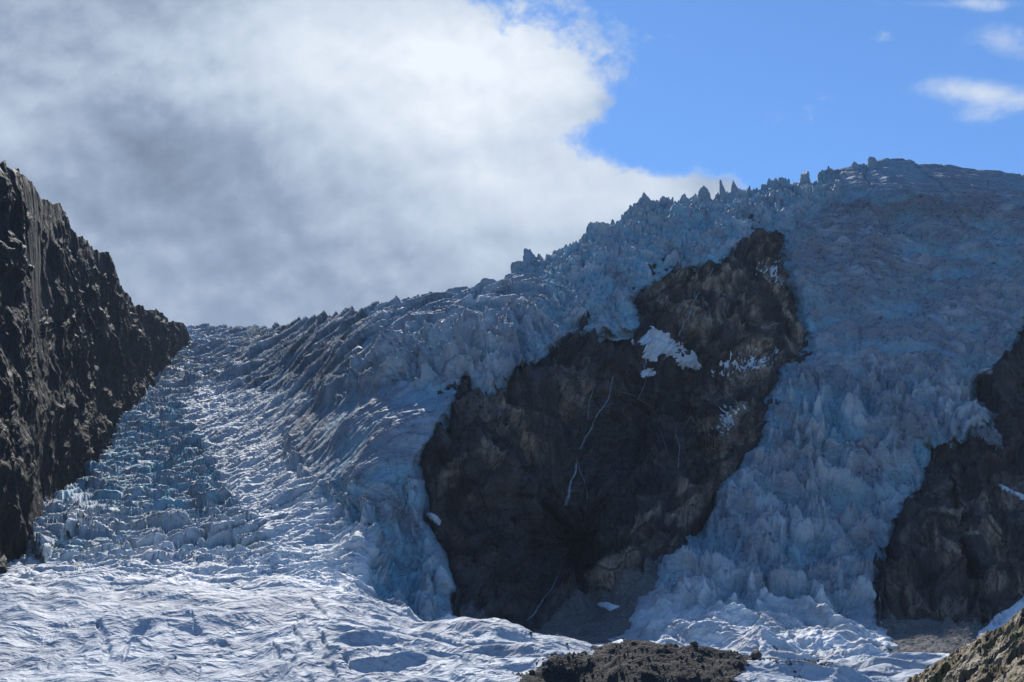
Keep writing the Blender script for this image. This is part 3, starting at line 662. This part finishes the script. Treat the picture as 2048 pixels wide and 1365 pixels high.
# waterfalls
rkm = rk; wq = Pr[rkm]; wn = Ns[rkm]; wu, wv = proj(wq)
def falls(pts, w0, w1, label, name='waterfall'):
    P = np.array(pts, float); L = np.concatenate([[0], np.cumsum(np.hypot(*np.diff(P, axis=0).T))]); n = max(int(L[-1]/4), 6)
    t = np.linspace(0, L[-1], n); x = np.interp(t, L, P[:, 0]); y = np.interp(t, L, P[:, 1])
    rr = np.random.RandomState(len(label)); x = x+blur(rr.randn(n)*3., 1.2, 0)
    vs = []; c = []
    for a, b in zip(x, y):
        d = (wu-a)**2+(wv-b)**2; k = np.argpartition(d, 8)[:8]; c.append(wq[k].mean(0)+wn[k].mean(0)*2.6)
    c = np.array(c); c = np.stack([blur(c[:, i], 1.0, 0) for i in range(3)], -1)
    ww = np.interp(np.linspace(0, 1, n), [0, 1], [w0, w1])*(.65+.7*rr.rand(n))
    verts = []; faces = []
    for i in range(n):
        for s_, o_ in ((-1, -.8), (-.35, .5), (.35, .5), (1, -.8)):
            verts.append((c[i, 0]+s_*ww[i]/2, c[i, 1]-o_*.6, c[i, 2]+o_*.2))
    for i in range(n-1):
        for j in range(3): faces.append((i*4+j, i*4+j+1, i*4+j+5, i*4+j+4))
    me = bpy.data.meshes.new(name); me.from_pydata(verts, [], faces); me.materials.append(M_WATER)
    for p in me.polygons: p.use_smooth = True
    o = bpy.data.objects.new(name, me); col.objects.link(o); tag(o, label, 'waterfall', 'meltwater falls on the rock wall')
falls([(1224,752),(1215,775),(1212,800),(1190,830),(1175,862),(1158,890),(1150,915),(1148,940),(1138,965),(1130,990),(1124,1010)], 0.8, 2.4, 'longest white waterfall threading down the middle of the dark rock wall')
falls([(1150,925),(1158,950),(1168,975),(1172,1000)], 1.0, .8, 'short thin side branch splitting right from the foot of the longest waterfall')
falls([(1190,765),(1180,790),(1172,815),(1170,840)], .8, .7, 'faint thin trickle left of the top of the longest waterfall')
falls([(1426,540),(1410,570),(1388,605),(1378,630),(1362,660),(1350,675)], 1.2, 1.4, 'waterfall down the brown dome into the star shaped snow patch')
falls([(1384,555),(1386,580),(1390,604)], .9, .9, 'short trickle joining the brown dome waterfall from the left')
falls([(1286,720),(1284,742),(1290,758),(1276,785),(1272,795)], .8, .8, 'thin rill running down from below the star shaped snow patch')
falls([(1240,784),(1262,790),(1285,805),(1312,822)], .9, .6, 'thin pale rill slanting right across the upper dark wall')
falls([(1322,868),(1330,890),(1338,915)], .6, .5, 'faint hair thin waterfall in the shaded recess, left one of the two')
falls([(1350,850),(1356,890),(1358,940)], .7, .9, 'faint wider waterfall in the shaded recess, right one of the two')
falls([(1110,1160),(1098,1185),(1085,1205),(1065,1235),(1050,1250)], .7, 1.2, 'small stream at the dark foot of the wall above the scree')

# ice pinnacles on the skyline
def pinn(seed, w, h, lean):
    import bmesh
    bm = bmesh.new(); bmesh.ops.create_icosphere(bm, subdivisions=4, radius=1.25); r = random.Random(seed*7); planes = []
    for i in range(8):
        a = i/8*6.283+r.uniform(-.3, .3); t = r.uniform(.05, .38); d = np.array([math.cos(a), math.sin(a), t]); planes.append((d/np.linalg.norm(d), r.uniform(.5, .74)))
    for i in range(5):
        a = r.uniform(0, 6.28); d = np.array([math.cos(a)*.8, math.sin(a)*.8, 1.]); planes.append((d/np.linalg.norm(d), r.uniform(.68, .92)))
    planes.append((np.array([0, 0, 1.]), 1.))
    for vtx in bm.verts:
        p = np.array(vtx.co)
        for _ in range(2):
            for d, k0 in planes:
                k = p@d
                if k > k0: p = p-d*(k-k0)
        p = p*(1+.04*math.sin(p[2]*9+seed)+.03*math.sin(p[0]*13+p[2]*17)+r.uniform(-.012, .012))
        vtx.co = (p[0]*w*.75+lean*p[2]*h*.5, p[1]*w*.75, p[2]*h)
    me = bpy.data.meshes.new('ice_pinnacle'); bm.to_mesh(me); bm.free()
    for k, val in (('dirt_shade', .5), ('blue', .15), ('streak', .7), ('lit_crust', 0.)):
        a = me.attributes.new(k, 'FLOAT', 'POINT'); a.data.foreach_set('value', np.full(len(me.vertices), val, F4))
    for p in me.polygons: p.use_smooth = False
    me.materials.append(M_ICE); return me
ti = Pi[-45:].reshape(-1, 3); tu, tv = proj(ti)
PIN = [(1286,382,40,56,.0,'broad pointed ice pinnacle, the leftmost and biggest on the skyline before the cloud'),
 (1442,362,13,30,0,'slender rounded ice pillar, left one of the close pair on the skyline'),
 (1463,360,16,26,-.05,'blunt ice pillar, right one of the close pair on the skyline'),
 (1410,376,26,28,.1,'low ice pinnacle left of the close pair of pillars'),
 (1608,344,24,18,.1,'small blunt ice tooth on the skyline, last before the high dark ice wall'),
 (1736,312,22,26,0,'dark ice tooth on the skyline just left of the rounded summit'),
 (1704,322,16,20,-.1,'small dark ice tooth, left neighbour of the one by the summit'),
 (1054,500,26,26,-.15,'lone small ice horn low on the skyline in front of the grey cloud')]
for i, (x, y, wpx, hpx, lean, lb) in enumerate(PIN):
    near_ = np.abs(tu-x) < 6; k = np.argmin(tv[near_]); b = ti[near_][k]
    m_px = b[1]/cp/FPX*1.0
    _, bv = proj(b[None]); hh = max((bv[0]-y), 6)+hpx*.9
    o = bpy.data.objects.new('ice_pinnacle', pinn(i+3, wpx*m_px*1.1, hh*m_px, lean)); col.objects.link(o)
    o.location = (b[0], b[1]-4, b[2]+(bv[0]-y-hh)*m_px); tag(o, lb, 'ice pinnacle', 'ice pinnacles on the skyline')

# ---------------------------------------------------------------- valley floor reaching to the horizon
def ground():
    n = 160; g = np.linspace(-1, 1, n); g = np.sign(g)*np.abs(g)**2.2*9000
    A, B = np.meshgrid(g, g); Z = -45+fbm(A/900, B/900, 4, 99)*8-np.clip(np.hypot(A, B)-3000, 0, 1e9)*.01
    grid_mesh('ground', np.stack([A, B, Z], -1), None, None, M_SCREE)
ground()

# ---------------------------------------------------------------- air
import bmesh
bm = bmesh.new(); bmesh.ops.create_cube(bm, size=1); me = bpy.data.meshes.new('haze'); bm.to_mesh(me); bm.free()
hz = bpy.data.objects.new('haze', me); col.objects.link(hz); hz.scale = (18400, 18400, 2300); hz.location = (0, 0, 1150-160); hz['kind'] = 'stuff'
hm = bpy.data.materials.new('haze_air'); hm.use_nodes = True; hn_ = hm.node_tree.nodes; hn_.remove(hn_['Principled BSDF'])
pvn = hn_.new('ShaderNodeVolumePrincipled'); pvn.inputs['Color'].default_value = (.62, .78, 1, 1); pvn.inputs['Density'].default_value = HAZE; pvn.inputs['Anisotropy'].default_value = 0
hm.node_tree.links.new(pvn.outputs[0], hn_['Material Output'].inputs['Volume']); me.materials.append(hm)
# ---------------------------------------------------------------- light
SUN_EL = math.radians(42); SUN_AZ = math.radians(-10)      # azimuth to the right of the view axis
sd_ = np.array([math.sin(SUN_AZ)*math.cos(SUN_EL), math.cos(SUN_AZ)*math.cos(SUN_EL), math.sin(SUN_EL)])
L = bpy.data.lights.new('sun', 'SUN'); L.energy = 5.0; L.angle = math.radians(.5); L.color = (1, .95, .88)
lo = bpy.data.objects.new('sun', L); col.objects.link(lo)
import mathutils
lo.rotation_euler = mathutils.Vector(sd_).to_track_quat('Z', 'Y').to_euler()
lo.location = (0, 0, 500)

W = bpy.data.worlds.new('World'); sc.world = W; W.use_nodes = True
nt = W.node_tree; N = nt.nodes; K = nt.links; bg = N['Background']
skyn = N.new('ShaderNodeTexSky'); skyn.sky_type = 'NISHITA'; skyn.sun_disc = False
skyn.sun_elevation = SUN_EL; skyn.sun_rotation = SUN_AZ; skyn.altitude = 800; skyn.air_density = 1.; skyn.dust_density = .1; skyn.ozone_density = 3.
def wm(op, a, b=None, c=None):
    n = N.new('ShaderNodeMath'); n.operation = op
    for i, q in enumerate((a, b, c)):
        if q is None: continue
        if isinstance(q, (int, float)): n.inputs[i].default_value = q
        else: K.new(q, n.inputs[i])
    return n.outputs[0]
def wr(a, lo_, hi_, o0=0., o1=1., sm=True):
    n = N.new('ShaderNodeMapRange'); n.interpolation_type = 'SMOOTHSTEP' if sm else 'LINEAR'; K.new(a, n.inputs[0])
    for i, q in enumerate((lo_, hi_, o0, o1)): n.inputs[i+1].default_value = q
    return n.outputs[0]
tc = N.new('ShaderNodeTexCoord'); sx = N.new('ShaderNodeSeparateXYZ'); K.new(tc.outputs['Generated'], sx.inputs[0])
yy = wm('MAXIMUM', sx.outputs[1], .05)
gx = wm('DIVIDE', sx.outputs[0], yy); gz = wm('DIVIDE', sx.outputs[2], yy)     # compass direction and tangent of the height angle
frontm = wr(sx.outputs[1], .05, .25)
def dirxy(px, py):
    q = ray(np.array(float(px)), np.array(float(py)), 1.); return float(q[0]), float(q[2])
def wnoise(scale, det, rough, dist=0, off=0, strx=1.):
    cb_ = N.new('ShaderNodeCombineXYZ'); K.new(wm('MULTIPLY', gx, strx), cb_.inputs[0]); K.new(gz, cb_.inputs[1]); cb_.inputs[2].default_value = off
    n = N.new('ShaderNodeTexNoise'); n.inputs['Scale'].default_value = scale; n.inputs['Detail'].default_value = det; n.inputs['Roughness'].default_value = rough; n.inputs['Distortion'].default_value = dist
    K.new(cb_.outputs[0], n.inputs['Vector']); return n.outputs[0]
def wblob(px, py, rx, ry, amp, ang=0):
    x0, z0 = dirxy(px, py); k = 1/FPX*1.08
    a = math.radians(ang); dx = wm('SUBTRACT', gx, x0); dz = wm('SUBTRACT', gz, z0)
    X_ = wm('ADD', wm('MULTIPLY', dx, math.cos(a)/(rx*k)), wm('MULTIPLY', dz, math.sin(a)/(rx*k)))
    Z_ = wm('SUBTRACT', wm('MULTIPLY', dz, math.cos(a)/(ry*k)), wm('MULTIPLY', dx, math.sin(a)/(ry*k)))
    r2 = wm('ADD', wm('MULTIPLY', X_, X_), wm('MULTIPLY', Z_, Z_))
    return wm('MULTIPLY', wm('EXPONENT', wm('MULTIPLY', r2, -.5)), amp)
def wsum(lst):
    a = lst[0]
    for b in lst[1:]: a = wm('ADD', a, b)
    return a
cover = wsum([wblob(*c) for c in [(200,200,420,420,1.6),(620,300,300,330,1.5),(950,200,135,110,1.1),(1050,480,190,90,1.3,-5),(1270,420,130,56,1.1,0),(1380,420,70,42,.9,0),(500,600,500,200,1.5),
   (1120,150,60,70,.35),(800,40,100,90,.4),(1160,285,34,28,-.5),(1090,278,30,20,-.2),(-400,300,500,600,1.5),(900,-950,1100,300,1.6)]])  # last blob: unseen bright cloud added overhead to top-light the shaded ice
nz = wnoise(6.5, 14, .62, .12, 3.1); nz2 = wnoise(22, 10, .66, .3, 7.3)
cov = wm('ADD', cover, wm('ADD', wm('MULTIPLY', wm('SUBTRACT', nz, .5), 3.2), wm('MULTIPLY', wm('SUBTRACT', nz2, .5), 1.15)))
dens = wr(cov, .45, 1.0)
# thin wisps to the right
wis = wsum([wblob(*c) for c in [(1980,190,80,22,.62,-8),(1955,232,36,14,.4),(2030,90,70,32,.38),(1840,180,44,16,.2),(1930,8,130,12,.42)]])
wn_ = wnoise(13, 10, .66, .5, 11., .6)
wd = wm('MULTIPLY', wr(wm('ADD', wis, wm('MULTIPLY', wm('SUBTRACT', wn_, .5), 1.9)), .12, 1.05), .95)
wd = wm('MULTIPLY', wd, wr(wis, .02, .2))
# a cloud is brighter where it is thin towards the sun, greyer where it is deep
shade = wsum([wblob(*c) for c in [(720,60,220,130,.34,0),(1010,150,190,120,.42),(880,300,170,150,.26),(1190,390,200,70,.40),(60,260,110,70,.18),(430,110,140,80,.12),
   (330,330,230,120,-.19,-8),(470,560,220,110,-.08),(80,80,220,120,-.08),(640,520,180,90,-.02),(600,260,90,110,.1),(560,190,60,50,.08),(900,-950,1100,320,.75)]])  # last blob brightens the added overhead cloud, out of frame
rl_a = wnoise(7, 9, .55, .1, 31.); gx0, gz0 = gx, gz
gx = wm('ADD', gx0, .006); gz = wm('ADD', gz0, .018); rl_b = wnoise(7, 9, .55, .1, 31.); gx, gz = gx0, gz0
relief = wm('MULTIPLY', wm('SUBTRACT', rl_a, rl_b), 1.25)
shn = wnoise(4.2, 9, .55, .15, 21.); shn2 = wnoise(11, 8, .55, .1, 25.)
lum = wm('ADD', wm('ADD', wm('ADD', .335, relief), shade), wm('ADD', wm('MULTIPLY', wm('SUBTRACT', shn, .5), .34), wm('MULTIPLY', wm('SUBTRACT', shn2, .5), .22)))
lum = wm('ADD', wm('MULTIPLY', lum, frontm), wm('MULTIPLY', wm('SUBTRACT', 1., frontm), .8))
lum = wr(wm('MAXIMUM', lum, wm('MULTIPLY', wm('MAXIMUM', wd, wm('SUBTRACT', 1., dens)), .8)), -.12, 1.05, .04, 1., False)
cr = N.new('ShaderNodeValToRGB'); K.new(lum, cr.inputs[0])
E = cr.color_ramp.elements; E[0].position = 0; E[0].color = (.10, .13, .19, 1); E[1].position = 1; E[1].color = (.80, .85, .91, 1)
e = E.new(.35); e.color = (.27, .34, .46, 1); e = E.new(.6); e.color = (.50, .58, .69, 1)
CLOUD_GAIN = .95; SKY_STR = .097
cm_ = N.new('ShaderNodeVectorMath'); cm_.operation = 'SCALE'; K.new(cr.outputs[0], cm_.inputs[0]); cm_.inputs['Scale'].default_value = CLOUD_GAIN/SKY_STR
mx = N.new('ShaderNodeMix'); mx.data_type = 'RGBA'
bk = N.new('ShaderNodeTexNoise'); bk.inputs['Scale'].default_value = 3.2; bk.inputs['Detail'].default_value = 9; K.new(tc.outputs['Generated'], bk.inputs['Vector'])
behind = wm('MULTIPLY', wm('MULTIPLY', wr(bk.outputs[0], .44, .6), wr(sx.outputs[2], -.02, .1)), wm('SUBTRACT', 1., frontm))
K.new(wm('ADD', wm('MULTIPLY', wm('MAXIMUM', dens, wd), frontm), wm('MULTIPLY', behind, .0)), mx.inputs[0]); tint = N.new('ShaderNodeVectorMath'); tint.operation = 'MULTIPLY'; K.new(skyn.outputs[0], tint.inputs[0]); tint.inputs[1].default_value = (.69, 1.02, 1.33)
K.new(tint.outputs[0], mx.inputs[6]); K.new(cm_.outputs[0], mx.inputs[7])
K.new(mx.outputs[2], bg.inputs[0]); bg.inputs[1].default_value = SKY_STR

sc.view_settings.view_transform = 'Standard'; sc.view_settings.look = 'None'; sc.view_settings.exposure = .27; sc.view_settings.gamma = 1
sc.render.engine = 'CYCLES'
